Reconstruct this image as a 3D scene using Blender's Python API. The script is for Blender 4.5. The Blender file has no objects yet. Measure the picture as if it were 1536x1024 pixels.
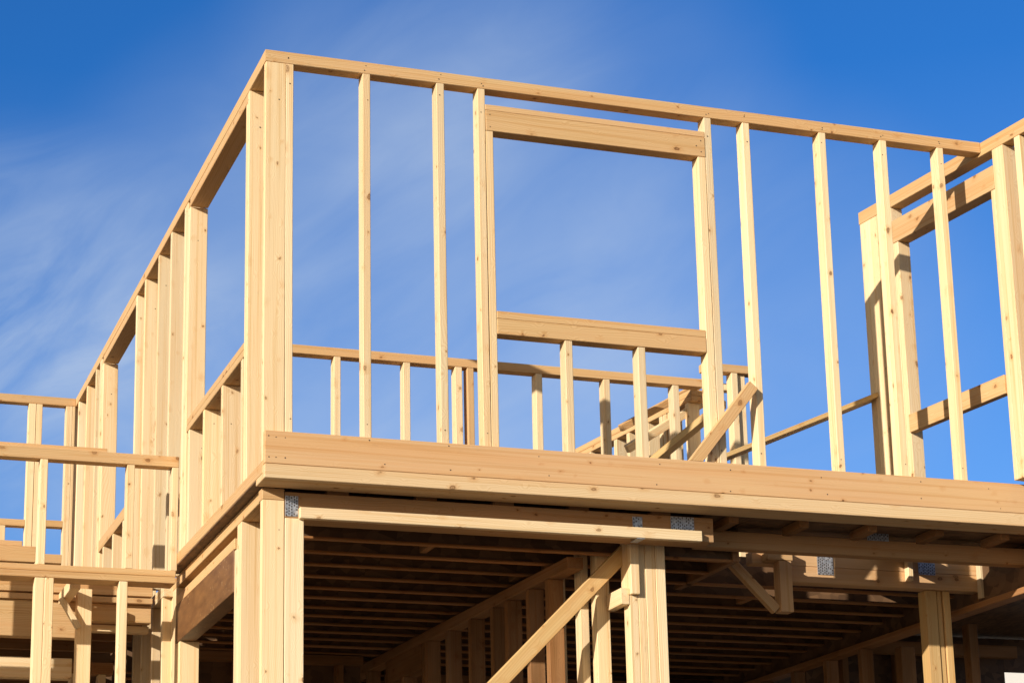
import bpy, bmesh, math, random
from mathutils import Vector, Matrix
random.seed(7)
scene = bpy.context.scene
col = scene.collection

# ------------------------------------------------------------------ materials
def nt(name):
    m = bpy.data.materials.new(name); m.use_nodes = True
    t = m.node_tree; t.nodes.clear()
    return m, t
def nd(t, typ, **kw):
    n = t.nodes.new(typ)
    for k, v in kw.items():
        setattr(n, k, v)
    return n
def lk(t, a, b): t.links.new(a, b)
def val(t, op, a, b=None, c=None, clamp=False):
    n = nd(t, 'ShaderNodeMath', operation=op, use_clamp=clamp)
    for i, x in enumerate((a, b, c)):
        if x is None: continue
        if isinstance(x, (int, float)): n.inputs[i].default_value = x
        else: lk(t, x, n.inputs[i])
    return n.outputs[0]
def mixc(t, fac, a, b, mode='MIX'):
    n = nd(t, 'ShaderNodeMix', data_type='RGBA', blend_type=mode)
    for i, x in ((0, fac), (6, a), (7, b)):
        if isinstance(x, (int, float)): n.inputs[i].default_value = x
        elif isinstance(x, tuple): n.inputs[i].default_value = x + (1,)
        else: lk(t, x, n.inputs[i])
    return n.outputs[2]
def remap(t, x, a, b, c=0.0, d=1.0):
    n = nd(t, 'ShaderNodeMapRange', clamp=True)
    n.inputs[1].default_value = a; n.inputs[2].default_value = b
    n.inputs[3].default_value = c; n.inputs[4].default_value = d
    lk(t, x, n.inputs[0]); return n.outputs[0]

def wood(name, light, dark, knot=(0.17, 0.075, 0.026), ring=0.55, vary=0.12, knots=1.0, pink=(0.62, 0.36, 0.2)):
    """sawn softwood; local X runs along the grain"""
    m, t = nt(name)
    tc = nd(t, 'ShaderNodeTexCoord'); oi = nd(t, 'ShaderNodeObjectInfo')
    off = nd(t, 'ShaderNodeCombineXYZ')
    lk(t, val(t, 'MULTIPLY', oi.outputs['Random'], 91.0), off.inputs[0])
    lk(t, val(t, 'MULTIPLY', oi.outputs['Random'], 3.7), off.inputs[1])
    lk(t, val(t, 'MULTIPLY', oi.outputs['Random'], 5.3), off.inputs[2])
    p = nd(t, 'ShaderNodeVectorMath', operation='ADD')
    lk(t, tc.outputs['Object'], p.inputs[0]); lk(t, off.outputs[0], p.inputs[1])
    P = p.outputs[0]
    def scaled(v, s):
        n = nd(t, 'ShaderNodeVectorMath', operation='MULTIPLY')
        lk(t, v, n.inputs[0]); n.inputs[1].default_value = s
        return n.outputs[0]
    def noise(v, sc, det=3, rough=.55):
        n = nd(t, 'ShaderNodeTexNoise')
        n.inputs['Scale'].default_value = sc; n.inputs['Detail'].default_value = det
        n.inputs['Roughness'].default_value = rough
        lk(t, v, n.inputs['Vector']); return n
    # knots bend the grain round them
    vor = nd(t, 'ShaderNodeTexVoronoi'); vor.inputs['Scale'].default_value = 1.0
    kw = noise(P, 14.0, 2)
    kv = nd(t, 'ShaderNodeVectorMath', operation='MULTIPLY_ADD')
    lk(t, kw.outputs['Color'], kv.inputs[0]); kv.inputs[1].default_value = (.5, .5, .5)
    lk(t, scaled(P, (9.0, 14.0, 14.0)), kv.inputs[2])
    lk(t, kv.outputs[0], vor.inputs['Vector'])
    kd = vor.outputs['Distance']
    bend = remap(t, kd, 0.0, 0.42, 1.0, 0.0)
    # growth rings: bands of distance from a pith that wanders along the board
    wander = noise(scaled(P, (0.55, 2.0, 2.0)), 1.0, 2)
    w2 = nd(t, 'ShaderNodeVectorMath', operation='MULTIPLY_ADD')
    lk(t, wander.outputs['Color'], w2.inputs[0]); w2.inputs[1].default_value = (0, .22, .22)
    lk(t, scaled(P, (0.02, 1.0, 1.0)), w2.inputs[2])
    sx = nd(t, 'ShaderNodeSeparateXYZ'); lk(t, w2.outputs[0], sx.inputs[0])
    # each board is cut at its own place in the log
    yy = val(t, 'ADD', sx.outputs[1], val(t, 'MULTIPLY', val(t, 'FRACT', val(t, 'MULTIPLY', oi.outputs['Random'], 17.3)), .16))
    zz = val(t, 'ADD', sx.outputs[2], val(t, 'MULTIPLY', val(t, 'FRACT', val(t, 'MULTIPLY', oi.outputs['Random'], 29.1)), .16))
    r = val(t, 'SQRT', val(t, 'ADD', val(t, 'POWER', yy, 2.0), val(t, 'POWER', zz, 2.0)))
    r = val(t, 'ADD', r, val(t, 'MULTIPLY', bend, .018))
    rings = val(t, 'FRACT', val(t, 'MULTIPLY', r, 125.0))
    late = remap(t, rings, 0.35, 0.95)
    fine = noise(scaled(P, (1.6, 150, 150)), 1.0, 3)
    fib = remap(t, fine.outputs['Fac'], .35, .7)
    blotch = noise(scaled(P, (1.1, 6, 6)), 1.0, 3)
    bl = remap(t, blotch.outputs['Fac'], .36, .68)
    g = val(t, 'ADD', val(t, 'MULTIPLY', late, ring), val(t, 'MULTIPLY', fib, .28))
    c = mixc(t, val(t, 'MINIMUM', g, 1.0), light, dark)
    c = mixc(t, val(t, 'MULTIPLY', bl, .32), c, pink)
    # board-to-board tone
    tone = val(t, 'ADD', 1.0 - vary, val(t, 'MULTIPLY', oi.outputs['Random'], 2 * vary))
    cm = nd(t, 'ShaderNodeVectorMath', operation='SCALE'); lk(t, c, cm.inputs[0]); lk(t, tone, cm.inputs['Scale'])
    c = cm.outputs[0]
    warm = val(t, 'FRACT', val(t, 'MULTIPLY', oi.outputs['Random'], 43.7))
    c = mixc(t, val(t, 'MULTIPLY', warm, .5 * vary / .12), c, mixc(t, 1.0, c, (1.0, .92, .78), 'MULTIPLY'))
    # knots: only some cells carry one
    sel = nd(t, 'ShaderNodeSeparateColor'); lk(t, vor.outputs['Color'], sel.inputs[0])
    has = val(t, 'LESS_THAN', sel.outputs[0], .58 * knots)
    size = val(t, 'ADD', .42, val(t, 'MULTIPLY', val(t, 'POWER', sel.outputs[1], 2.0), .75))
    ks = val(t, 'DIVIDE', kd, size)
    core = val(t, 'MULTIPLY', remap(t, ks, .13, .21, 1.0, 0.0), has)
    halo = val(t, 'MULTIPLY', remap(t, ks, .16, .46, 1.0, 0.0), has)
    c = mixc(t, val(t, 'MULTIPLY', halo, .42), c, mixc(t, 1.0, c, (.82, .6, .38), 'MULTIPLY'))
    kring = remap(t, val(t, 'SINE', val(t, 'MULTIPLY', ks, 60.0)), -1, 1, .55, 1.0)
    c = mixc(t, val(t, 'MULTIPLY', val(t, 'MULTIPLY', core, kring), val(t, 'ADD', .6, val(t, 'MULTIPLY', sel.outputs[2], .4))), c, knot)
    # reddish streaks along the heartwood edge of some boards
    st2 = noise(scaled(P, (.22, 13, 13)), 1.0, 3)
    c = mixc(t, val(t, 'MULTIPLY', remap(t, st2.outputs['Fac'], .5, .6), .55), c, mixc(t, 1.0, c, (.97, .86, .74), 'MULTIPLY'))
    st3 = noise(scaled(P, (.5, 60, 60)), 1.0, 4, .65)
    c = mixc(t, val(t, 'MULTIPLY', remap(t, st3.outputs['Fac'], .52, .64), .55), c, mixc(t, 1.0, c, (.82, .68, .48), 'MULTIPLY'))
    # handling dirt and small scuffs
    dirt = noise(scaled(P, (3.0, 9, 9)), 2.2, 5, .7)
    dm = remap(t, dirt.outputs['Fac'], .66, .8)
    c = mixc(t, val(t, 'MULTIPLY', dm, .4), c, (.26, .18, .11))
    b = nd(t, 'ShaderNodeBsdfPrincipled'); lk(t, c, b.inputs['Base Color'])
    lk(t, val(t, 'ADD', .62, val(t, 'MULTIPLY', fib, .15)), b.inputs['Roughness'])
    b.inputs['Specular IOR Level'].default_value = .25
    bp = nd(t, 'ShaderNodeBump'); bp.inputs['Strength'].default_value = .25; bp.inputs['Distance'].default_value = .002
    lk(t, g, bp.inputs['Height']); lk(t, bp.outputs[0], b.inputs['Normal'])
    o = nd(t, 'ShaderNodeOutputMaterial'); lk(t, b.outputs[0], o.inputs[0])
    return m

M = {}
M['stud'] = wood('pale pine', (.82, .685, .465), (.66, .48, .27), ring=.55, vary=.15, pink=(.76, .53, .31))
M['plate'] = wood('golden pine', (.62, .43, .225), (.47, .285, .12), ring=.55, vary=.07)
M['rim'] = wood('peach pine', (.64, .42, .225), (.57, .345, .165), ring=.3, vary=.03, knots=.75, pink=(.58, .33, .19))
M['edge'] = wood('cream pine', (.74, .56, .34), (.58, .39, .2), ring=.5, vary=.03, pink=(.7, .46, .26))
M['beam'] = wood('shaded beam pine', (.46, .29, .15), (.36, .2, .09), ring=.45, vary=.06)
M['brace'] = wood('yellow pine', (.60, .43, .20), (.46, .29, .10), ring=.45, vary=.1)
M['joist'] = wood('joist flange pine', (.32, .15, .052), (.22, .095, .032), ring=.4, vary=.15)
M['deep'] = wood('shade-darkened brown pine', (.24, .125, .05), (.16, .075, .026), ring=.45, vary=.15)  # shade under the deck is put into this pine's darker base colour

def lvl_mat():
    m, t = nt('glued veneer lumber')
    tc = nd(t, 'ShaderNodeTexCoord')
    n = nd(t, 'ShaderNodeTexNoise'); n.inputs['Scale'].default_value = 1.0; n.inputs['Detail'].default_value = 5
    mp = nd(t, 'ShaderNodeMapping'); mp.inputs['Scale'].default_value = (5, 22, 22)
    lk(t, tc.outputs['Object'], mp.inputs[0]); lk(t, mp.outputs[0], n.inputs['Vector'])
    c = mixc(t, remap(t, n.outputs['Fac'], .3, .7), (.115, .048, .015), (.20, .092, .03))
    v = nd(t, 'ShaderNodeTexNoise'); v.inputs['Scale'].default_value = 46; v.inputs['Detail'].default_value = 2
    lk(t, tc.outputs['Object'], v.inputs['Vector'])
    big = nd(t, 'ShaderNodeTexNoise'); big.inputs['Scale'].default_value = 4
    lk(t, tc.outputs['Object'], big.inputs['Vector'])
    ch = val(t, 'MULTIPLY', remap(t, v.outputs['Fac'], .66, .72), remap(t, big.outputs['Fac'], .5, .62))
    c = mixc(t, val(t, 'MULTIPLY', ch, .75), c, (.5, .33, .16))
    b = nd(t, 'ShaderNodeBsdfPrincipled'); lk(t, c, b.inputs['Base Color']); b.inputs['Roughness'].default_value = .55
    o = nd(t, 'ShaderNodeOutputMaterial'); lk(t, b.outputs[0], o.inputs[0]); return m
M['lvl'] = lvl_mat()

def osb_mat():
    m, t = nt('strand board')
    tc = nd(t, 'ShaderNodeTexCoord')
    v = nd(t, 'ShaderNodeTexVoronoi'); v.inputs['Scale'].default_value = 1
    mp = nd(t, 'ShaderNodeMapping'); mp.inputs['Scale'].default_value = (14, 42, 20); mp.inputs['Rotation'].default_value = (0, 0, .5)
    lk(t, tc.outputs['Object'], mp.inputs[0]); lk(t, mp.outputs[0], v.inputs['Vector'])
    s = nd(t, 'ShaderNodeSeparateColor'); lk(t, v.outputs['Color'], s.inputs[0])
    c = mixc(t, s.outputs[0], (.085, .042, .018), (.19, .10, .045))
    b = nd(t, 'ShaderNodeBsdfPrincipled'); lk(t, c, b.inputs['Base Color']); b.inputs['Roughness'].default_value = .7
    o = nd(t, 'ShaderNodeOutputMaterial'); lk(t, b.outputs[0], o.inputs[0]); return m
M['osb'] = osb_mat()

def metal_mat():
    m, t = nt('punched galvanised steel')
    tc = nd(t, 'ShaderNodeTexCoord')
    n = nd(t, 'ShaderNodeTexNoise'); n.inputs['Scale'].default_value = 60; n.inputs['Detail'].default_value = 3
    lk(t, tc.outputs['Object'], n.inputs['Vector'])
    c = mixc(t, remap(t, n.outputs['Fac'], .35, .65), (.33, .36, .42), (.62, .65, .70))
    b = nd(t, 'ShaderNodeBsdfPrincipled'); lk(t, c, b.inputs['Base Color'])
    b.inputs['Metallic'].default_value = .6; b.inputs['Roughness'].default_value = .42
    o = nd(t, 'ShaderNodeOutputMaterial'); lk(t, b.outputs[0], o.inputs[0]); return m
M['metal'] = metal_mat()

def flat(name, colr, rough=.7, scale=8.0, amt=.25):
    m, t = nt(name)
    tc = nd(t, 'ShaderNodeTexCoord')
    n = nd(t, 'ShaderNodeTexNoise'); n.inputs['Scale'].default_value = scale; n.inputs['Detail'].default_value = 6
    lk(t, tc.outputs['Object'], n.inputs['Vector'])
    c = mixc(t, n.outputs['Fac'], tuple(x * (1 - amt) for x in colr), tuple(min(1, x * (1 + amt)) for x in colr))
    b = nd(t, 'ShaderNodeBsdfPrincipled'); lk(t, c, b.inputs['Base Color']); b.inputs['Roughness'].default_value = rough
    o = nd(t, 'ShaderNodeOutputMaterial'); lk(t, b.outputs[0], o.inputs[0]); return m
M['hole'] = flat('nail head', (.05, .035, .03), .5)
M['dirt'] = flat('site dirt', (.085, .062, .042), .95, 1.5, .4)
M['concrete'] = flat('concrete', (.20, .175, .14), .85, 6, .15)
M['siding'] = flat('white painted siding', (.78, .76, .73), .6, 3, .05)
M['shingle'] = flat('grey roof shingle', (.13, .13, .14), .9, 20, .4)
M['glass'] = flat('dark window glass', (.04, .05, .06), .1, 3, .2)

# ------------------------------------------------------------------ builders
class Thing:
    """an Empty that parents its parts; numbers given to it are world metres
    unless rot is set, then they are metres along / across the turned frame"""
    def __init__(s, name, label, cat, loc, group=None, rot=0.0):
        o = bpy.data.objects.new(name, None); col.objects.link(o)
        o.empty_display_size = .2
        o.location = loc; o.rotation_euler = (0, 0, rot)
        o['label'] = label; o['category'] = cat; o['kind'] = 'thing'
        if group: o['group'] = group
        s.o = o; s.loc = Vector(loc); s.rot = rot
    def off(s): return s.loc if s.rot == 0 else Vector((0, 0, 0))

def board_bm(lx, ly, lz, bevel=.0028, bow=0.0):
    bm = bmesh.new()
    bmesh.ops.create_cube(bm, size=1.0)
    for v in bm.verts:
        v.co = Vector((v.co.x * lx, v.co.y * ly, v.co.z * lz))
    bow_y, bow_z, tw = (random.gauss(0, bow) for _ in range(3))
    if bevel:
        b = min(bevel, .2 * min(lx, ly, lz))
        bmesh.ops.bevel(bm, geom=list(bm.edges), offset=b, segments=1, affect='EDGES')
    if bow:                    # boards are never quite straight: a slow bow and a little twist
        long = [e for e in bm.edges if abs(e.verts[0].co.x - e.verts[1].co.x) > lx * .5]
        bmesh.ops.subdivide_edges(bm, edges=long, cuts=5, use_grid_fill=True)
        for v in bm.verts:
            u = v.co.x / lx
            k = 1 - 4 * u * u
            a = tw * 4 * u * k
            y, z = v.co.y, v.co.z
            v.co.y = y - a * z * 3 + bow_y * k
            v.co.z = z + a * y * 3 + bow_z * k
    return bm
def mesh_obj(name, bm, mats, parent, loc=(0, 0, 0), rotm=None):
    me = bpy.data.meshes.new(name); bm.to_mesh(me); bm.free()
    for m in mats: me.materials.append(m)
    o = bpy.data.objects.new(name, me); col.objects.link(o)
    if parent is not None: o.parent = parent
    mat = (rotm.to_4x4() if rotm is not None else Matrix.Identity(4))
    mat.translation = Vector(loc)
    o.matrix_basis = mat
    return o
AX = {'x': Matrix.Identity(3),
      'y': Matrix(((0, -1, 0), (1, 0, 0), (0, 0, 1))),
      'z': Matrix(((0, 0, -1), (0, 1, 0), (1, 0, 0)))}
def add_nails(bm, pts, axis, sign, mat_index=1):
    """small dark nail heads seated on a face; pts are local centres on that face"""
    for p in pts:
        r = random.uniform(.0028, .0042)
        q = Vector(p)
        n = Vector((0, 0, 0)); n['xyz'.index(axis)] = sign
        u = n.orthogonal().normalized(); w = n.cross(u)
        vs = [bm.verts.new(q + n * .0012 + (u * math.cos(a) + w * math.sin(a)) * r)
              for a in [k * math.pi / 3 for k in range(6)]]
        f = bm.faces.new(vs); f.material_index = mat_index
        lo = [bm.verts.new(v.co - n * .002) for v in vs]
        for k in range(6):
            g = bm.faces.new((vs[k], lo[k], lo[(k + 1) % 6], vs[(k + 1) % 6])); g.material_index = mat_index
def box(T, name, x0, x1, y0, y1, z0, z1, mat='stud', axis=None, parent=None, nails=None, jit=0.0, bevel=.0028):
    d = {'x': abs(x1 - x0), 'y': abs(y1 - y0), 'z': abs(z1 - z0)}
    if axis is None: axis = max(d, key=d.get)
    R = AX[axis].copy()
    L = {'x': (d['x'], d['y'], d['z']), 'y': (d['y'], d['x'], d['z']), 'z': (d['z'], d['y'], d['x'])}[axis]
    bm = board_bm(*L, bevel=bevel, bow=(.0022 if jit and L[0] > 1.2 else 0))
    if nails:
        Ri = R.transposed(); c = Vector(((x0 + x1) / 2, (y0 + y1) / 2, (z0 + z1) / 2))
        for (nx, ny, nz, na, ns) in nails:
            nv = Vector((0, 0, 0)); nv['xyz'.index(na)] = ns
            ln = Ri @ nv
            k = max(range(3), key=lambda i: abs(ln[i]))
            add_nails(bm, [Ri @ (Vector((nx, ny, nz)) - c)], 'xyz'[k], 1 if ln[k] > 0 else -1)
    off = T.off()
    c = Vector(((x0 + x1) / 2, (y0 + y1) / 2, (z0 + z1) / 2)) - off
    if parent is not None: c = c - parent.location; 
    if jit:
        a, b2 = random.gauss(0, jit), random.gauss(0, jit)
        R = Matrix.Rotation(a, 3, 'X') @ Matrix.Rotation(b2, 3, 'Y') @ R
    return mesh_obj(name, bm, [M[mat], M['hole']], (parent or T.o), c, R)
def plank(T, name, p0, p1, wide, thick, face, mat='brace', cut0=None):
    """board from p0 to p1 (centre line); 'face' is the normal of its wide side"""
    p0 = Vector(p0); p1 = Vector(p1); x = (p1 - p0); L = x.length; x.normalize()
    f = Vector(face); f = (f - x * f.dot(x)).normalized(); w = f.cross(x)
    R = Matrix((x, w, f)).transposed()
    bm = board_bm(L, wide, thick)
    if cut0 is not None:       # foot sawn level
        for v in bm.verts:
            if v.co.x < 0:
                z = ((p0 + p1) / 2 + R @ v.co).z
                v.co.x += (cut0 - z) / x.z
    return mesh_obj(name, bm, [M[mat], M['hole']], T.o, (p0 + p1) / 2 - T.off(), R)
def nail_plate(T, x0, x1, y, z0, z1, parent=None):
    """punched steel plate on a -Y face: teeth holes are real dark dimples"""
    w, h = x1 - x0, z1 - z0
    bm = bmesh.new(); bmesh.ops.create_cube(bm, size=1.0)
    for v in bm.verts: v.co = Vector((v.co.x * w, v.co.y * .003, v.co.z * h))
    nx = max(2, int(w / .0125)); nz = max(2, int(h / .016))
    for i in range(nx):
        for j in range(nz):
            if random.random() < .16: continue
            cx = -w / 2 + (i + .5) * w / nx + random.uniform(-.001, .001)
            cz = -h / 2 + (j + .5) * h / nz + (.004 if i % 2 else -.003)
            cz = max(-h / 2 + .005, min(h / 2 - .005, cz))
            a, b = .0026, .0046
            vs = [bm.verts.new((cx + sx * a, -.0032, cz + sz * b)) for sx, sz in ((-1, -1), (1, -1), (1, 1), (-1, 1))]
            lo = [bm.verts.new((v.co.x, -.001, v.co.z)) for v in vs]
            f = bm.faces.new(vs); f.material_index = 1
            for k in range(4):
                g = bm.faces.new((vs[k], lo[k], lo[(k + 1) % 4], vs[(k + 1) % 4])); g.material_index = 1
    bmesh.ops.recalc_face_normals(bm, faces=list(bm.faces))
    par = parent or T.o
    c = Vector(((x0 + x1) / 2, y, (z0 + z1) / 2)) - T.off()
    if parent is not None: c = c - parent.location
    return mesh_obj('nail_plate', bm, [M['metal'], M['hole']], par, c)
J = .0016

# ------------------------------------------------------------------ ground
GZ = -6.9
def ground():
    bm = bmesh.new(); bmesh.ops.create_grid(bm, x_segments=24, y_segments=24, size=1500)
    o = mesh_obj('ground', bm, [M['dirt']], None, (0, 0, GZ)); o['kind'] = 'structure'
ground()
T = Thing('foundation', 'grey concrete slab foundation under the timber house frame', 'foundation', (2, 4, GZ))
box(T, 'slab', -1.9, 6.6, .2, 9.2, -5.75, -5.55, 'concrete', bevel=.01)
box(T, 'foundation_wall', -1.8, 6.5, .3, 9.1, GZ, -5.75, 'concrete', bevel=.01)

BOT = -5.55          # top of the slab
# ------------------------------------------------------------------ upper front wall, outer face on Y = 0
T = Thing('wall_frame', 'tall upper stud wall with the big square window opening, standing on the front deck edge', 'wall frame', (0, 0, -2.38))
st = [(.118, .161), (.556, .600), (.993, 1.038), (1.239, 1.283), (2.659, 2.705), (2.909, 2.955), (3.421, 3.466), (3.834, 3.881), (4.236, 4.280)]
nl = []
for a, b in st:
    nl += [((a + b) / 2 + random.uniform(-.012, .012), 0, -.035 + random.uniform(-.02, .02), 'y', -1) for _ in range(2)]
box(T, 'top_plate', 0, 4.548, 0, .088, -.070, 0, 'plate', nails=nl)
for a, b in st:
    n2 = [((a + b) / 2 + random.uniform(-.01, .01), 0, z, 'y', -1) for z in (-.13 - random.random() * .1, -2.12)]
    box(T, 'stud', a, b, .001, .09, -2.375, -.070, 'stud', jit=J * .5, nails=n2)
box(T, 'trimmer_stud', 1.2845, 1.328, .001, .09, -2.375, -.325, 'stud')
box(T, 'trimmer_stud', 2.609, 2.6575, .001, .09, -2.375, -.325, 'stud')
box(T, 'header', 1.2845, 2.6575, -.002, .089, -.325, -.2, 'plate',
    nails=[(1.31, -.002, -.225, 'y', -1), (1.31, -.002, -.3, 'y', -1), (2.63, -.002, -.225, 'y', -1), (2.63, -.002, -.295, 'y', -1), (2.6, -.002, -.26, 'y', -1)])
box(T, 'header_cap', 1.2845, 2.6575, .0, .09, -.1985, -.163, 'plate')
box(T, 'sill', 1.3295, 2.6075, -.002, .089, -1.540, -1.4495, 'plate')
box(T, 'sill_cap', 1.3295, 2.6075, .0, .09, -1.448, -1.404, 'plate')
for a, b in ((1.732, 1.777), (2.178, 2.224)):
    box(T, 'cripple_stud', a, b, .003, .09, -2.375, -1.541, 'stud', jit=J)

# ------------------------------------------------------------------ upper left wall, outer face on X = 0
T = Thing('wall_frame', 'long upper stud wall of the left side, running back from the tall front corner', 'wall frame', (0, 2, -2.38))
W = .117
box(T, 'top_plate', -.001, W, .089, 7.15, -.0705, -.0005, 'plate')
box(T, 'top_plate', -.001, .001, .0, .0885, -.0705, -.0005, 'plate', axis='y')
box(T, 'header', .001, W, .447, 2.122, -.128, -.071, 'plate', axis='y')
box(T, 'header', .001, W, 4.12, 5.588, -.130, -.071, 'plate', axis='y')
def lstud(y0, y1, z0=-2.36, z1=-.071, name='stud', x0=.0015):
    n2 = [(.0015, (y0 + y1) / 2, z1 - .05, 'x', -1), (.05 + random.random() * .04, y0, z1 - .06 - random.random() * .2, 'y', -1)]
    return box(T, name, x0, W, y0, y1, z0, z1, 'stud', jit=J * .5, nails=n2)
lstud(.0, .045); lstud(.402, .446); 
box(T, 'trimmer_stud', .0015, W, .4475, .49, -2.36, -.129, 'stud')
lstud(2.122, 2.192, z1=-.129, name='trimmer_stud'); lstud(2.194, 2.262); lstud(2.264, 2.309)
lstud(2.741, 2.786, z0=-2.42); lstud(3.201, 3.246, z0=-2.42); lstud(3.716, 3.761, z0=-2.42); lstud(4.074, 4.119, z0=-2.42)
lstud(5.588, 5.66, z1=-.131, z0=-2.42, name='trimmer_stud'); lstud(5.662, 5.754, z0=-2.42); lstud(5.94, 5.984, z0=-2.42)
lstud(6.42, 6.466, z0=-2.42); lstud(6.896, 6.941, z0=-2.42); lstud(7.09, 7.15, z0=-2.42)
box(T, 'sill', -.001, W, .4915, 2.121, -1.637, -1.595, 'plate', axis='y')
box(T, 'sill_cap', .001, W, .4915, 2.121, -1.5935, -1.551, 'plate', axis='y')
for y in (.566, 1.092, 1.616, 2.075):
    lstud(y - .045, y, z1=-1.6375, name='cripple_stud')
box(T, 'sill', -.001, W, 4.1205, 5.587, -1.66, -1.57, 'plate', axis='y')
for y in (4.5, 4.95, 5.4):
    lstud(y - .045, y, z1=-1.661, z0=-2.42, name='cripple_stud')
box(T, 'soffit_strip', -.001, W, .165, 2.60, -2.4375, -2.4315, 'osb', axis='y', bevel=0)
box(T, 'bottom_plate', -.003, W, .0, 2.60, -2.43, -2.361, 'plate', axis='y')

# ------------------------------------------------------------------ floor platform
T = Thing('floor_platform', 'projecting upper floor deck with wide peach rim board and rows of joists underneath', 'floor deck', (0, 0, -2.45))
rn = [(x, -.045, z, 'y', -1) for x in (.06, .11, .6, 1.05, 1.6, 2.3, 2.75, 3.3, 3.9, 4.4) for z in (-2.24, -2.35)]
rn = [(a + random.uniform(-.06, .06), b, c + random.uniform(-.02, .02), d, e) for a, b, c, d, e in rn if a > .2] + rn[:4]
for xa, xb, dz in ((0, 5.398, 0), (5.401, 7.2, 0)):
    box(T, 'rim_board', xa, xb, -.045, -.001, -2.384, -2.205 + dz, 'rim', axis='x', nails=[n for n in rn if xa < n[0] < xb] + [(xa + .02, -.045, -2.235, 'y', -1), (xa + .022, -.045, -2.35, 'y', -1)])
for xa, xb, dy in ((0, 4.9, 0), (4.903, 7.2, 0)):
    box(T, 'edge_plate', xa, xb, -.045 + dy, .16, -2.463, -2.386, 'edge', axis='x')
box(T, 'floor_sheet', .12, 2.95, .1615, 7.2, -2.450, -2.432, 'osb', axis='y', bevel=0)
box(T, 'floor_sheet', 2.952, 7.2, .1615, .62, -2.450, -2.432, 'osb', axis='x', bevel=0)
for xa, xb in ((2.997, 3.2), (4.15, 4.5), (4.85, 7.2)):
    box(T, 'floor_sheet', xa, xb, .622, 1.358, -2.450, -2.432, 'osb', axis='x', bevel=0)
box(T, 'floor_sheet', 2.952, 7.2, 1.36, 7.2, -2.450, -2.432, 'osb', axis='y', bevel=0)
Yj = [.51, .85, 1.17, 1.5, 1.83, 2.12, 2.43, 2.71, 2.99, 3.27, 3.54, 3.82, 4.1, 4.38, 4.66, 4.94, 5.22, 5.5, 5.9, 6.3, 6.7]
for y in Yj:
    xe = 4.85 if y > 1 else 2.95
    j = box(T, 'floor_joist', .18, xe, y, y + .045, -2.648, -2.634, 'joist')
    box(T, 'web', .18, xe, y + .017, y + .028, -2.6335, -2.4515, 'osb', axis='x', parent=j, bevel=0)
for x in (2.78, 3.23, 3.68, 4.13, 4.58, 5.03, 5.48, 5.93, 6.38):
    box(T, 'trimmer_joist', 2.952, 2.995, .5, 1.36, -2.648, -2.4515, 'deep', axis='y') if x < 2.8 else None
    box(T, 'joist_end', x, x + .06, .1625, .398, -2.5, -2.4515, 'deep', axis='y')
for x, y in ((1.12, .555), (2.0, .9), (1.9, 1.22), (3.6, 1.55)):
    box(T, 'blocking', x, x + .045, y, y + .29, -2.62, -2.4515, 'deep', axis='y')

# ------------------------------------------------------------------ lower front: corner posts and beam
T = Thing('corner_post', 'bright lower corner post of two broad studs carrying the left end of the front beam', 'post', (.12, .2, BOT))
box(T, 'stud', .038, .159, .17, .217, BOT, -2.528, 'stud', nails=[(.13, .17, -2.69, 'y', -1)])
box(T, 'plate_block', .038, .159, .17, .26, -2.526, -2.4635, 'plate', axis='x')
box(T, 'trimmer_stud', .1625, .267, .171, .25, BOT, -2.6215, 'stud')

T = Thing('front_beam', 'long beam under the overhanging front deck with a bright batten along its foot', 'beam', (1.3, .2, -2.55))
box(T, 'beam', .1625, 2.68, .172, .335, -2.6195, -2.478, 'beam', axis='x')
box(T, 'batten', .236, 2.588, .128, .170, -2.628, -2.567, 'stud', axis='x')
nail_plate(T, .163, .234, .1695, -2.612, -2.50)
nail_plate(T, 2.177, 2.236, .1695, -2.560, -2.497)
nail_plate(T, 2.413, 2.557, .1695, -2.562, -2.482)
box(T, 'strap', 2.186, 2.232, .1305, .24, -2.6325, -2.6295, 'metal', axis='x', bevel=0)
for x in (.4, .9, 1.35, 1.8, 2.3):
    box(T, 'packer', x, x + .12, .18, .25, -2.4765, -2.4505, 'deep', axis='x')

T = Thing('front_beam', 'shaded beam continuing right from the battened beam, below the deck joist ends', 'beam', (4.1, .48, -2.55))
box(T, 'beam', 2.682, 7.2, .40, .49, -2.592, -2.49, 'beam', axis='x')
nail_plate(T, 3.80, 3.945, .397, -2.495, -2.449)

# ------------------------------------------------------------------ lower left wall with brown glued header, outer face X = .06
T = Thing('wall_frame', 'lower left wall with a wide opening under a dark brown glued header', 'wall frame', (.06, 1.7, BOT))
box(T, 'top_plate', .06, .178, .262, 2.95, -2.508, -2.4385, 'plate', axis='y')
box(T, 'header_cap', .06, .178, .957, 2.655, -2.628, -2.566, 'plate', axis='y')
box(T, 'header', .055, .16, .957, 2.66, -2.878, -2.63, 'lvl', axis='y')
box(T, 'stud', .06, .178, .778, .83, BOT, -2.509, 'stud')
box(T, 'stud', .06, .178, .8315, .88, BOT, -2.509, 'stud')
box(T, 'trimmer_stud', .061, .178, .8815, .955, BOT, -2.64, 'stud')
box(T, 'trimmer_stud', .06, .185, 2.54, 2.645, BOT, -2.88, 'stud')
box(T, 'stud', .06, .178, 2.662, 2.71, BOT, -2.509, 'stud')
box(T, 'stud', .06, .178, 2.712, 2.76, BOT, -2.509, 'stud')
box(T, 'stud', .062, .178, 2.762, 2.81, BOT, -2.509, 'stud'); box(T, 'stud', .06, .178, 2.812, 2.86, BOT, -2.509, 'stud')

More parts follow.
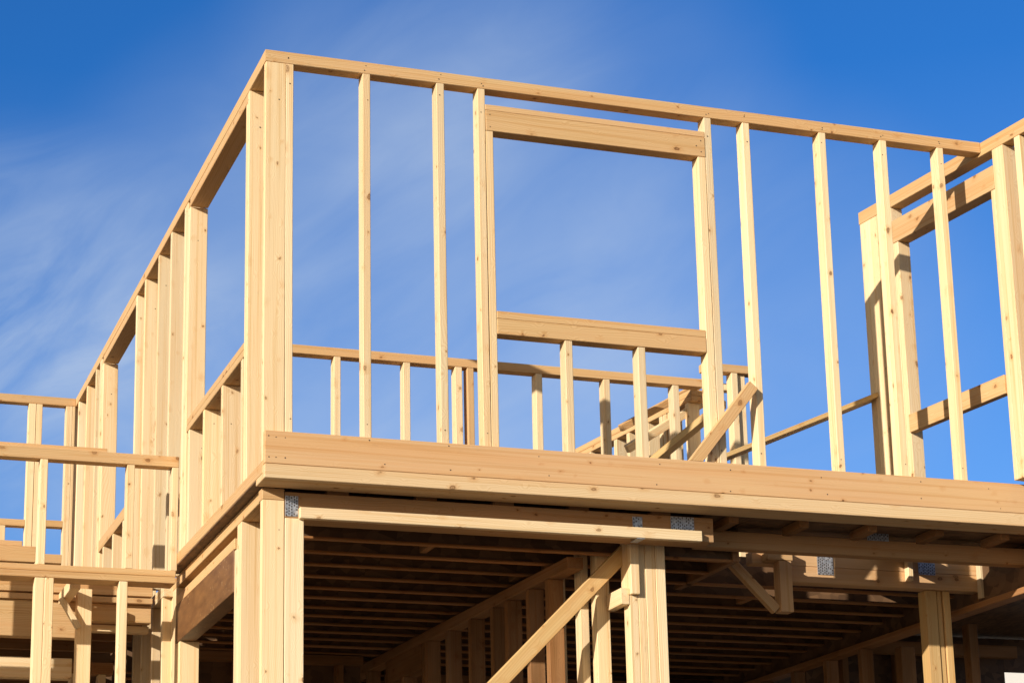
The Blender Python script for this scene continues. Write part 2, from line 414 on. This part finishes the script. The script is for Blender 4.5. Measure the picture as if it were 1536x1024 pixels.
T = Thing('wall_frame', 'short lower stud wall half in shadow behind the left porch posts', 'wall frame', (.06, 3.2, BOT))
box(T, 'top_plate', .0, .1, 2.80, 3.68, -2.545, -2.47, 'stud', axis='y')
for y in (2.84, 3.2, 3.58):
    box(T, 'stud', .002, .1, y, y + .05, BOT, -2.546, 'stud')
box(T, 'stud', .002, .1, 3.9, 3.95, BOT, -2.5, 'stud')

# ------------------------------------------------------------------ left wing, face on Y = 2.33
T = Thing('wall_frame', 'left porch wall of separate lower posts under a long doubled top plate', 'wall frame', (-.9, 2.36, BOT))
box(T, 'top_plate', -2.3, -.012, 2.33, 2.50, -2.556, -2.516, 'plate', axis='x')
box(T, 'top_plate', -2.3, -.011, 2.332, 2.42, -2.5145, -2.475, 'plate', axis='x')
box(T, 'stud', -.876, -.819, 2.333, 2.42, BOT, -2.557, 'stud')
box(T, 'stud', -.817, -.762, 2.331, 2.42, BOT, -2.557, 'stud')
box(T, 'stud', -.362, -.309, 2.332, 2.42, BOT, -2.557, 'stud')
box(T, 'stud', -1.40, -1.35, 2.332, 2.42, BOT, -2.557, 'stud'); box(T, 'stud', -1.9, -1.85, 2.332, 2.42, BOT, -2.557, 'stud')

T = Thing('wall_frame', 'low stud wall with a thick rail on top of the left porch plate', 'wall frame', (-.9, 2.36, -2.474))
box(T, 'rail', -2.3, -.002, 2.33, 2.42, -1.808, -1.738, 'plate', axis='x')
box(T, 'rail_cap', -2.3, -.45, 2.37, 2.44, -1.7365, -1.705, 'plate', axis='x')
for a, b in ((-.866, -.819), (-.328, -.281), (-.045, -.003), (-1.4, -1.355), (-1.9, -1.855)):
    box(T, 'cripple_stud', a, b, 2.332, 2.42, -2.4745, -1.809, 'stud', jit=J)
T2 = Thing('timber_offcut', 'short thick beam end lying above the left porch plate at the photo edge', 'timber', (-1.3, 4.04, -2.44))
box(T2, 'beam', -2.2, -.672, 4.0, 4.09, -2.104, -1.993, 'plate', axis='x')
box(T2, 'board', -2.2, -.762, 4.01, 4.09, -1.9915, -1.956, 'plate', axis='x')
box(T2, 'packer', -.80, -.71, 4.02, 4.08, -2.4385, -2.1055, 'stud', axis='z')
box(T2, 'packer', -2.0, -1.91, 4.02, 4.08, -2.4385, -2.1055, 'stud', axis='z')

# wing behind the porch wall
T = Thing('porch_beam', 'broad golden beam behind the left porch posts, left end out of frame', 'beam', (-1, 3.1, -2.66))
box(T, 'beam', -2.3, -.50, 3.1, 3.19, -2.785, -2.548, 'plate', axis='x')
box(T, 'ledger', -2.3, -.02, 3.075, 3.16, -2.546, -2.508, 'plate', axis='x')
box(T, 'ledger', -2.3, -.02, 3.08, 3.19, -2.495, -2.40, 'plate', axis='x')
T = Thing('porch_beam', 'narrower golden beam between the two thin porch posts, close to the shaded short wall', 'beam', (-.25, 3.12, -2.6))
box(T, 'beam', -.498, -.02, 3.12, 3.2, -2.664, -2.548, 'plate', axis='x')
box(T, 'ledger', -.498, -.02, 3.2, 3.28, -2.715, -2.672, 'stud', axis='x')
T = Thing('porch_beam', 'lower pale board crossing behind the left porch posts beneath the broad beam', 'beam', (-1, 3.4, -2.95))
box(T, 'beam', -2.3, -.50, 3.3, 3.38, -3.02, -2.885, 'stud', axis='x')
T = Thing('porch_post', 'porch post set back behind the doubled plate with a knee brace and joist stub', 'post', (-.52, 2.65, BOT))
box(T, 'stud', -.533, -.44, 2.90, 2.99, BOT, -2.50, 'stud')
box(T, 'joist_stub', -.63, -.567, 2.55, 3.07, -2.575, -2.505, 'stud', axis='y')
plank(T, 'knee_brace', (-.64, 2.88, -2.57), (-.525, 2.88, -2.76), .035, .05, (0, -1, 0), 'stud')
for x in (-.44, -.25):
    T = Thing('lower_stud', 'loose stud between the thin porch post and shaded wall, ' + ('left one of two' if x < -.3 else 'right one of two'), 'stud', (x, 3.8, BOT))
    box(T, 'stud', x, x + .05, 3.8, 3.9, BOT, -2.9, 'stud')
    box(T, 'head_block', x - .05, x + .1, 3.8, 3.9, -2.899, -2.82, 'deep', axis='x')
T = Thing('porch_ceiling', 'dark strand board ceiling over the room behind the left porch', 'ceiling', (-1.1, 4.8, -2.45))
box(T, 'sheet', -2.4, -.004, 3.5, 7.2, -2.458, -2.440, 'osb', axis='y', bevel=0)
for y in (3.55, 3.95, 4.4, 4.85, 5.3, 5.75, 6.2):
    box(T, 'joist', -2.35, -.004, y, y + .045, -2.64, -2.459, 'deep')

# upper wall of the back wing, face on Y = 7.06
T = Thing('wall_frame', 'farthest upper stud wall with doubled studs, beyond the left porch', 'wall frame', (-1, 7.1, -2.44))
box(T, 'top_plate', -2.6, -.002, 7.06, 7.15, -.071, -.001, 'plate', axis='x')
for a, b in ((-.391, -.331), (-.327, -.277), (-.079, -.026), (-.0245, -.0015), (-1.1, -1.055), (-1.55, -1.505), (-2.0, -1.95), (-2.55, -2.5)):
    box(T, 'stud', a, b, 7.06, 7.15, -2.43, -.072, 'stud')
for a, b in ((-.3295 - .66 + .6, -.3295),):
    pass
box(T, 'rail', -1.054, -.392, 7.062, 7.15, -1.138, -1.082, 'plate', axis='x')
box(T, 'rail', -.276, -.08, 7.062, 7.15, -1.13, -1.075, 'plate', axis='x')
box(T, 'rail', -.276, -.08, 7.062, 7.15, -1.44, -1.365, 'plate', axis='x')
box(T, 'cripple_stud', -.605, -.55, 7.064, 7.15, -2.43, -1.139, 'stud')

# ------------------------------------------------------------------ half-height wall inside, face on Y = 2.5
T = Thing('wall_frame', 'half height stud wall seen through the front studs, with one long level rail', 'wall frame', (1.7, 2.55, -2.43))
box(T, 'rail', .52, 3.74, 2.5, 2.59, -.928, -.868, 'plate', axis='x')
for a, b in ((.53, .575), (1.056, 1.102), (1.537, 1.584), (1.905, 1.955), (1.99, 2.036), (2.488, 2.535), (2.988, 3.036), (3.51, 3.558)):
    mt = 'plate' if 1.98 < a < 2.0 else 'stud'
    box(T, 'cripple_stud', a, b, 2.502, 2.59, -2.43, -.929, mt, jit=J)
T = Thing('wall_frame', 'short raised rail on close studs between the window king stud and the next stud', 'wall frame', (4, 2.55, -2.43))
box(T, 'rail', 3.76, 4.2, 2.5, 2.59, -.80, -.741, 'plate', axis='x')
box(T, 'cripple_stud', 3.972, 4.02, 2.502, 2.59, -2.43, -.801, 'stud')
box(T, 'cripple_stud', 4.03, 4.09, 2.53, 2.60, -2.43, -.801, 'stud')
box(T, 'cripple_stud', 3.87, 3.915, 2.60, 2.68, -2.43, -.82, 'stud')
box(T, 'noggin', 3.82, 4.1, 2.61, 2.68, -.90, -.85, 'stud', axis='x')

# half-height wall running back, slightly turned
a0 = math.atan2(4.329 - 2.65, 3.512 - 3.72)      # direction of the rail on plan
T = Thing('wall_frame', 'half height stud wall running away behind the window sill studs', 'wall frame', (3.72, 2.65, -2.43), rot=a0)
box(T, 'rail', 0, 2.6, -.1, 0, 1.445, 1.485, 'plate', axis='x')
box(T, 'rail_cap', .0, 2.6, -.1, 0, 1.4865, 1.53, 'plate', axis='x')
for x in (.05, .3, .36, .42, .62, .9, 1.1, 1.5, 1.95, 2.4):
    box(T, 'cripple_stud', x, x + .045, -.098, -.001, 0, 1.444, 'stud', jit=J)
T = Thing('timber_brace', 'dark shaded board leaning up behind the window king stud', 'brace', (3, 1.5, -2.43))
plank(T, 'board', (2.62, 1.5, -2.02), (3.42, 1.5, -1.355), .07, .045, (0, -.55, -1), 'brace')
T = Thing('timber_brace', 'pair of sloping boards crossing behind the half height wall, under its rail end', 'brace', (3.7, 2.8, -2.43))
plank(T, 'board', (3.25, 2.75, -1.35), (3.95, 2.75, -.90), .06, .045, (0, -1, -.3), 'stud')
plank(T, 'board', (3.25, 2.85, -1.17), (3.95, 2.85, -.76), .05, .045, (0, -1, -.3), 'plate')
T = Thing('timber_brace', 'pale diagonal board propped on the rim against the stud right of the window', 'brace', (2.5, -.03, -2.205))
plank(T, 'board', (2.475, -.024, -2.225), (2.878, -.024, -1.725), .068, .042, (0, -1, 0), 'plate', cut0=-2.2035)
T = Thing('timber_brace', 'long thin brown brace slanting up between the right hand front studs', 'brace', (3.4, 1.2, -2.43))
plank(T, 'board', (3.02, 1.25, -1.915), (4.48, 1.25, -1.275), .11, .03, (0, -.12, -1), 'brace')

# ------------------------------------------------------------------ right upper wall, turned seven degrees
ar = math.atan2(-.992, .125)
T = Thing('wall_frame', 'upper stud wall at the right, angled toward the viewer with its own window opening', 'wall frame', (4.55, 0, 0), rot=ar)
# local x runs toward the camera, local -y is the outer side; +y is into the wall
def rb(name, x0, x1, z0, z1, mat='stud', y0=0.0, y1=.095, **k):
    return box(T, name, x0, x1, y0, y1, z0, z1, mat, **k)
rb('top_plate', -1.30, 1.5, -.089, -.002, 'plate', axis='x')
rb('stud', -1.29, -1.235, -2.42, -.09); rb('stud', -1.2335, -1.165, -2.42, -.09)
for q in (-1.163, -1.108, -1.053, -.998):
    rb('stud', q, q + .0525, -2.42, -.09, y0=.002 if q > -1.1 else 0.0)
rb('trimmer_stud', -.9425, -.89, -2.42, -.346)
rb('header', -.9425, .098, -.345, -.19, 'plate', y0=-.003, axis='x')
rb('rail', -.889, .06, -1.648, -1.53, 'plate', y0=-.012, y1=.04, axis='x')
rb('trimmer_stud', .062, .098, -2.19, -.346); rb('stud', .10, .202, -2.19, -.09, y1=.12); rb('stud', .31, .36, -2.19, -.09)
rb('stud', .8, .85, -2.19, -.09); rb('stud', 1.3, 1.35, -2.19, -.09)

# ------------------------------------------------------------------ interior wall of the lower bay
ai = math.atan2(3.604 - .535, 1.809 - 1.925)
T = Thing('wall_frame', 'shadowed lower stud wall running deep into the dark bay', 'wall frame', (1.925, .535, BOT), rot=ai)
zt = -2.66 - BOT
box(T, 'top_plate', .02, 6.2, -.1, 0, zt - .07, zt, 'deep', axis='x')
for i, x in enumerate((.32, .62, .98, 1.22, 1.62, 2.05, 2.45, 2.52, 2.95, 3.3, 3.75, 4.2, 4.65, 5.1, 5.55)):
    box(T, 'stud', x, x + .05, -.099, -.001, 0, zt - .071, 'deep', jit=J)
box(T, 'lintel', 2.57, 3.29, -.1, .002, zt - .24, zt - .0705, 'deep', axis='x')
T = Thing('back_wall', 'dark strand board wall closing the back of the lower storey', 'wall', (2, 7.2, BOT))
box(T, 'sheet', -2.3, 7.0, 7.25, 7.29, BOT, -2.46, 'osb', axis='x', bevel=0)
for k in range(18):
    x = -2.2 + k * .48
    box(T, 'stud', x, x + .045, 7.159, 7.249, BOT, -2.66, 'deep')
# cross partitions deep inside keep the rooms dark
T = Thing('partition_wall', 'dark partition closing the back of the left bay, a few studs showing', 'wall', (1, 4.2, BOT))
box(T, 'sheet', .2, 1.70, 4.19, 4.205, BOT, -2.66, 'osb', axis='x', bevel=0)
box(T, 'top_plate', .2, 1.70, 4.10, 4.189, -2.72, -2.655, 'deep', axis='x')
for x in (.3, .75, 1.02, 1.1, 1.5):
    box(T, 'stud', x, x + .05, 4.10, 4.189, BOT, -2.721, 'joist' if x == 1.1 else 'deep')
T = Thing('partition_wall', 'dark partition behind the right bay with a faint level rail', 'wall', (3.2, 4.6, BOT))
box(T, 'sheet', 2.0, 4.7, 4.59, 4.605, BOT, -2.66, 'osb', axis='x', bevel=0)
box(T, 'rail', 2.0, 4.7, 4.5, 4.589, -2.80, -2.70, 'deep', axis='x')
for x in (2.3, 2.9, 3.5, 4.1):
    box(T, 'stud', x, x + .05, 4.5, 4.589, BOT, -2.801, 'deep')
# ------------------------------------------------------------------ posts under the right end of the front beam
T = Thing('portal_post', 'sunlit cluster of posts and a hung block under the right end of the battened beam', 'post', (2.3, .32, BOT))
box(T, 'stud', 2.328, 2.389, .36, .45, BOT, -2.4515, 'stud'); box(T, 'stud', 2.3905, 2.451, .358, .45, BOT, -2.4515, 'stud')
box(T, 'stud', 2.279, 2.3265, .362, .45, BOT, -2.4515, 'stud')
box(T, 'stud', 2.224, 2.2775, .363, .45, BOT, -2.91, 'stud')
box(T, 'block', 2.224, 2.2775, .33, .48, -2.908, -2.4515, 'stud', axis='z')
box(T, 'noggin', 2.17, 2.2225, .36, .58, -2.965, -2.87, 'stud', axis='y')
T = Thing('portal_post', 'set back studs at the mouth of the dark bay, left of the post cluster', 'post', (2.1, .6, BOT))
box(T, 'stud', 2.108, 2.192, .585, .665, BOT, -2.4515, 'stud')
box(T, 'stud', 2.055, 2.1065, .70, .79, BOT, -2.4515, 'stud')
box(T, 'stud', 1.985, 2.04, .9, .99, BOT, -2.652, 'stud')
T = Thing('timber_brace', 'long yellow diagonal brace rising from the bottom edge to the right post cluster', 'brace', (1.5, .42, BOT))
plank(T, 'board', (.98, .475, -3.90), (2.262, .475, -2.62), .088, .042, (0, -1, 0), 'brace')

# ------------------------------------------------------------------ right lower interior
T = Thing('inner_beam', 'pale inner beam with patches of sun beneath the right side of the deck', 'beam', (4, 1, -2.58))
box(T, 'beam', 3.52, 5.5, .95, 1.04, -2.652, -2.548, 'rim', axis='x')
box(T, 'beam_cap', 3.30, 5.5, .953, 1.04, -2.546, -2.46, 'rim', axis='x')
nail_plate(T, 3.745, 3.855, .947, -2.595, -2.475); nail_plate(T, 4.46, 4.58, .947, -2.56, -2.465)
box(T, 'cleat', 4.36, 4.395, .90, .949, -2.61, -2.462, 'stud', axis='z')
box(T, 'cleat', 4.88, 4.95, .90, .949, -2.70, -2.462, 'stud', axis='z')
T = Thing('hanging_post', 'short post hanging below the right deck with a slanting knee brace', 'post', (3.48, .9, -2.86))
box(T, 'stud', 3.437, 3.522, .86, .945, -2.858, -2.54, 'rim', axis='z')
plank(T, 'knee_brace', (3.07, .90, -2.50), (3.42, .90, -2.845), .06, .045, (0, -1, 0), 'plate')
box(T, 'cap_block', 3.36, 3.53, .855, .94, -2.539, -2.46, 'plate', axis='x')

ad = math.atan2(2.45, -.05)
T = Thing('wall_frame', 'dark lower stud wall along the right side under a slanting plate line', 'wall frame', (4.86, .3, BOT), rot=ad)
z2 = -2.72 - BOT
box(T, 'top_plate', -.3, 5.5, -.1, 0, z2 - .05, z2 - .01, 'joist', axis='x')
box(T, 'rim_joist', -.3, 5.5, -.09, -.05, z2 - .009, z2 + .26, 'osb', axis='x', bevel=0)
for x in (2.1, 2.6, 3.1, 3.6, 4.1, 4.6):
    box(T, 'stud', x, x + .05, -.098, -.001, 0, z2 - .051, 'deep', jit=J)
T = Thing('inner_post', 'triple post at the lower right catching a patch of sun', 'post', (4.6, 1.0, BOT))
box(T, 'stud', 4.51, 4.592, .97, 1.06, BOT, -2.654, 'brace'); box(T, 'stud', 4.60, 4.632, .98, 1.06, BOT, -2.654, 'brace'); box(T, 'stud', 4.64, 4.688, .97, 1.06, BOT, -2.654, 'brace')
T = Thing('inner_post', 'single shaded post left of the triple post', 'post', (5.0, 2.2, BOT))
box(T, 'stud', 5.02, 5.13, 2.2, 2.29, BOT, -2.78, 'deep')
T = Thing('inner_post', 'single shaded post right of the triple post', 'post', (5.6, 2.2, BOT))
box(T, 'stud', 5.57, 5.64, 2.2, 2.29, BOT, -2.6, 'deep')
T = Thing('wall_frame', 'dark far right stud wall with level rails behind the triple post', 'wall frame', (5.8, 3.2, BOT))
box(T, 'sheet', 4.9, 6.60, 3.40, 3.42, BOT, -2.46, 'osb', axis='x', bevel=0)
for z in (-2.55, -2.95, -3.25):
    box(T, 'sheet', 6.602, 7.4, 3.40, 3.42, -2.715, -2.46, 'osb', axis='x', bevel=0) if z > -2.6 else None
    box(T, 'rail', 5.0, 6.60, 3.2, 3.29, z - .09, z, 'deep', axis='x')
for x in (5.15, 5.6, 6.05):
    box(T, 'stud', x, x + .05, 3.292, 3.37, BOT, -2.55, 'deep')

# ------------------------------------------------------------------ neighbour house, glimpsed at the lower right
T = Thing('neighbour_house', 'white sided neighbouring house glimpsed beyond the dark room at lower right', 'house', (18, 18, GZ))
box(T, 'wall', 13.35, 23, 14, 22, GZ, -.1, 'siding', axis='x', bevel=.02)
bm = bmesh.new()
vs = [bm.verts.new(v) for v in ((12.9, 13.6, -.1), (23.4, 13.6, -.1), (23.4, 22.4, -.1), (12.9, 22.4, -.1), (12.9, 18, 2.0), (23.4, 18, 2.0))]
for f in ((0, 1, 5, 4), (2, 3, 4, 5), (0, 4, 3), (1, 2, 5), (0, 3, 2, 1)): bm.faces.new([vs[i] for i in f])
bmesh.ops.recalc_face_normals(bm, faces=list(bm.faces))
mesh_obj('roof', bm, [M['shingle']], T.o, -T.loc)
for x in (15.5, 19.5):
    w = box(T, 'window', x, x + 1.2, 13.95, 13.999, -3.6, -2.2, 'siding', axis='x')
    box(T, 'pane', x + .08, x + 1.12, 13.94, 13.949, -3.52, -2.28, 'glass', axis='x', bevel=0, parent=w)

# ------------------------------------------------------------------ sky, sun, camera
SD = Vector((1.45, 1.0, -.54)).normalized()      # direction the light travels
el = math.asin(-SD.z); az = math.atan2(-SD.x, -SD.y)
SKYTINT = (.155, .60, 1.17)
CLOUD = (3.9, 4.7, 5.9)
SKYDIR = [(0.1119, 0.9443, 0.3095), (0.2635, 0.9183, 0.2954), (0.3411, 0.856, 0.3884), (0.271, 0.8541, 0.4439), (0.4302, 0.8466, 0.3133)]
w = bpy.data.worlds.new("World"); scene.world = w; w.use_nodes = True
t = w.node_tree; t.nodes.clear()
sky = nd(t, 'ShaderNodeTexSky', sky_type='NISHITA'); sky.sun_disc = False
sky.sun_elevation = el; sky.sun_rotation = az; sky.air_density = 1.0; sky.dust_density = .6; sky.ozone_density = 2.2
tc = nd(t, 'ShaderNodeTexCoord'); D = tc.outputs['Generated']
# deep blue opposite the sun, paler and warmer round the low sun itself
ds = nd(t, 'ShaderNodeVectorMath', operation='DOT_PRODUCT'); lk(t, D, ds.inputs[0]); ds.inputs[1].default_value = tuple(-SD)
side = remap(t, ds.outputs['Value'], -.35, .55)
tint = mixc(t, 1.0, sky.outputs[0], mixc(t, side, SKYTINT, (.95, .74, .50)), 'MULTIPLY')
def bank(d, r0, amt):          # soft region of thin high cloud round a direction
    n = nd(t, 'ShaderNodeVectorMath', operation='DOT_PRODUCT'); lk(t, D, n.inputs[0]); n.inputs[1].default_value = d
    m_ = nd(t, 'ShaderNodeMapRange', clamp=True, interpolation_type='SMOOTHSTEP')
    m_.inputs[1].default_value = math.cos(math.radians(r0)); m_.inputs[2].default_value = 1.0
    m_.inputs[3].default_value = 0; m_.inputs[4].default_value = amt
    lk(t, n.outputs['Value'], m_.inputs[0]); return m_.outputs[0]
def dotd(v):
    n = nd(t, 'ShaderNodeVectorMath', operation='DOT_PRODUCT'); lk(t, D, n.inputs[0]); n.inputs[1].default_value = v
    return n.outputs['Value']
# high thin cloud combed along one wind direction
ca, sa = math.cos(math.radians(28)), math.sin(math.radians(28))
e1, e2 = Vector((.943, -.333, 0)), Vector((-.08, -.23, .97))
along, across = dotd(tuple(e1 * ca + e2 * sa)), dotd(tuple(e2 * ca - e1 * sa))
def cloudn(fa, fx, det, rough, dist, lo, hi, seed):
    c = nd(t, 'ShaderNodeCombineXYZ'); lk(t, val(t, 'MULTIPLY', along, fa), c.inputs[0]); lk(t, val(t, 'MULTIPLY', across, fx), c.inputs[1]); c.inputs[2].default_value = seed
    n = nd(t, 'ShaderNodeTexNoise'); n.inputs['Scale'].default_value = 1.0; n.inputs['Detail'].default_value = det
    n.inputs['Roughness'].default_value = rough; n.inputs['Distortion'].default_value = dist
    lk(t, c.outputs[0], n.inputs['Vector']); return remap(t, n.outputs['Fac'], lo, hi)
wisp = cloudn(9, 24, 10, .55, 1.3, .32, .76, 3.1)
soft = cloudn(5, 12, 6, .5, .4, .32, .68, 8.4)
left = bank(SKYDIR[0], 6, .55)
veil = bank(SKYDIR[1], 11, .42)
for k, (r0, am) in ((2, (7.0, .15)), (3, (6, .15)), (4, (7, .17))):
    veil = val(t, 'ADD', veil, bank(SKYDIR[k], r0, am))
cl = val(t, 'MULTIPLY', left, val(t, 'MULTIPLY', val(t, 'ADD', .15, val(t, 'MULTIPLY', wisp, .95)), val(t, 'ADD', .3, val(t, 'MULTIPLY', soft, .8))))
cl = val(t, 'ADD', cl, val(t, 'MULTIPLY', veil, val(t, 'ADD', .45, val(t, 'MULTIPLY', val(t, 'ADD', val(t, 'MULTIPLY', soft, .7), val(t, 'MULTIPLY', wisp, .5)), .6))))
low = remap(t, dotd((0, 0, 1)), .20, .42, .20, 0.0)
cl = val(t, 'MINIMUM', val(t, 'ADD', cl, low), .9)
cc = mixc(t, cl, tint, (CLOUD[0], CLOUD[1], CLOUD[2]))
bg = nd(t, 'ShaderNodeBackground'); bg.inputs['Strength'].default_value = .11
lk(t, cc, bg.inputs[0])
o = nd(t, 'ShaderNodeOutputWorld'); lk(t, bg.outputs[0], o.inputs[0])

sl = bpy.data.lights.new('sun', 'SUN'); sl.energy = 4.9; sl.angle = math.radians(.5); sl.color = (1, .91, .775)
so = bpy.data.objects.new('sun', sl); col.objects.link(so)
so.rotation_euler = SD.to_track_quat('-Z', 'Y').to_euler(); so.location = (-20, -16, 10)

R = [[0.9426261631407631, -0.3331595322984328, -0.021462586079339555], [0.06282061459469376, 0.2401468120351609, -0.9687017492764707], [0.32788639335060626, 0.9117753202999292, 0.247297954596258]]
cam = bpy.data.cameras.new('camera'); co = bpy.data.objects.new('camera', cam); col.objects.link(co)
right, up, back = Vector(R[0]), -Vector(R[1]), -Vector(R[2])
mw = Matrix((right, up, back)).transposed().to_4x4(); mw.translation = (-2.49595, -10.82278, -5.31208)
co.matrix_world = mw
cam.sensor_width = 36; cam.lens = 3241.9 / 1536 * 36; cam.shift_y = (719.57 - 512) / 1536
cam.clip_start = .1; cam.clip_end = 5000
scene.camera = co
scene.view_settings.view_transform = 'Standard'; scene.view_settings.look = 'None'
scene.view_settings.exposure = .30; scene.view_settings.gamma = 1.0
scene.cycles.max_bounces = 6; scene.cycles.diffuse_bounces = 4
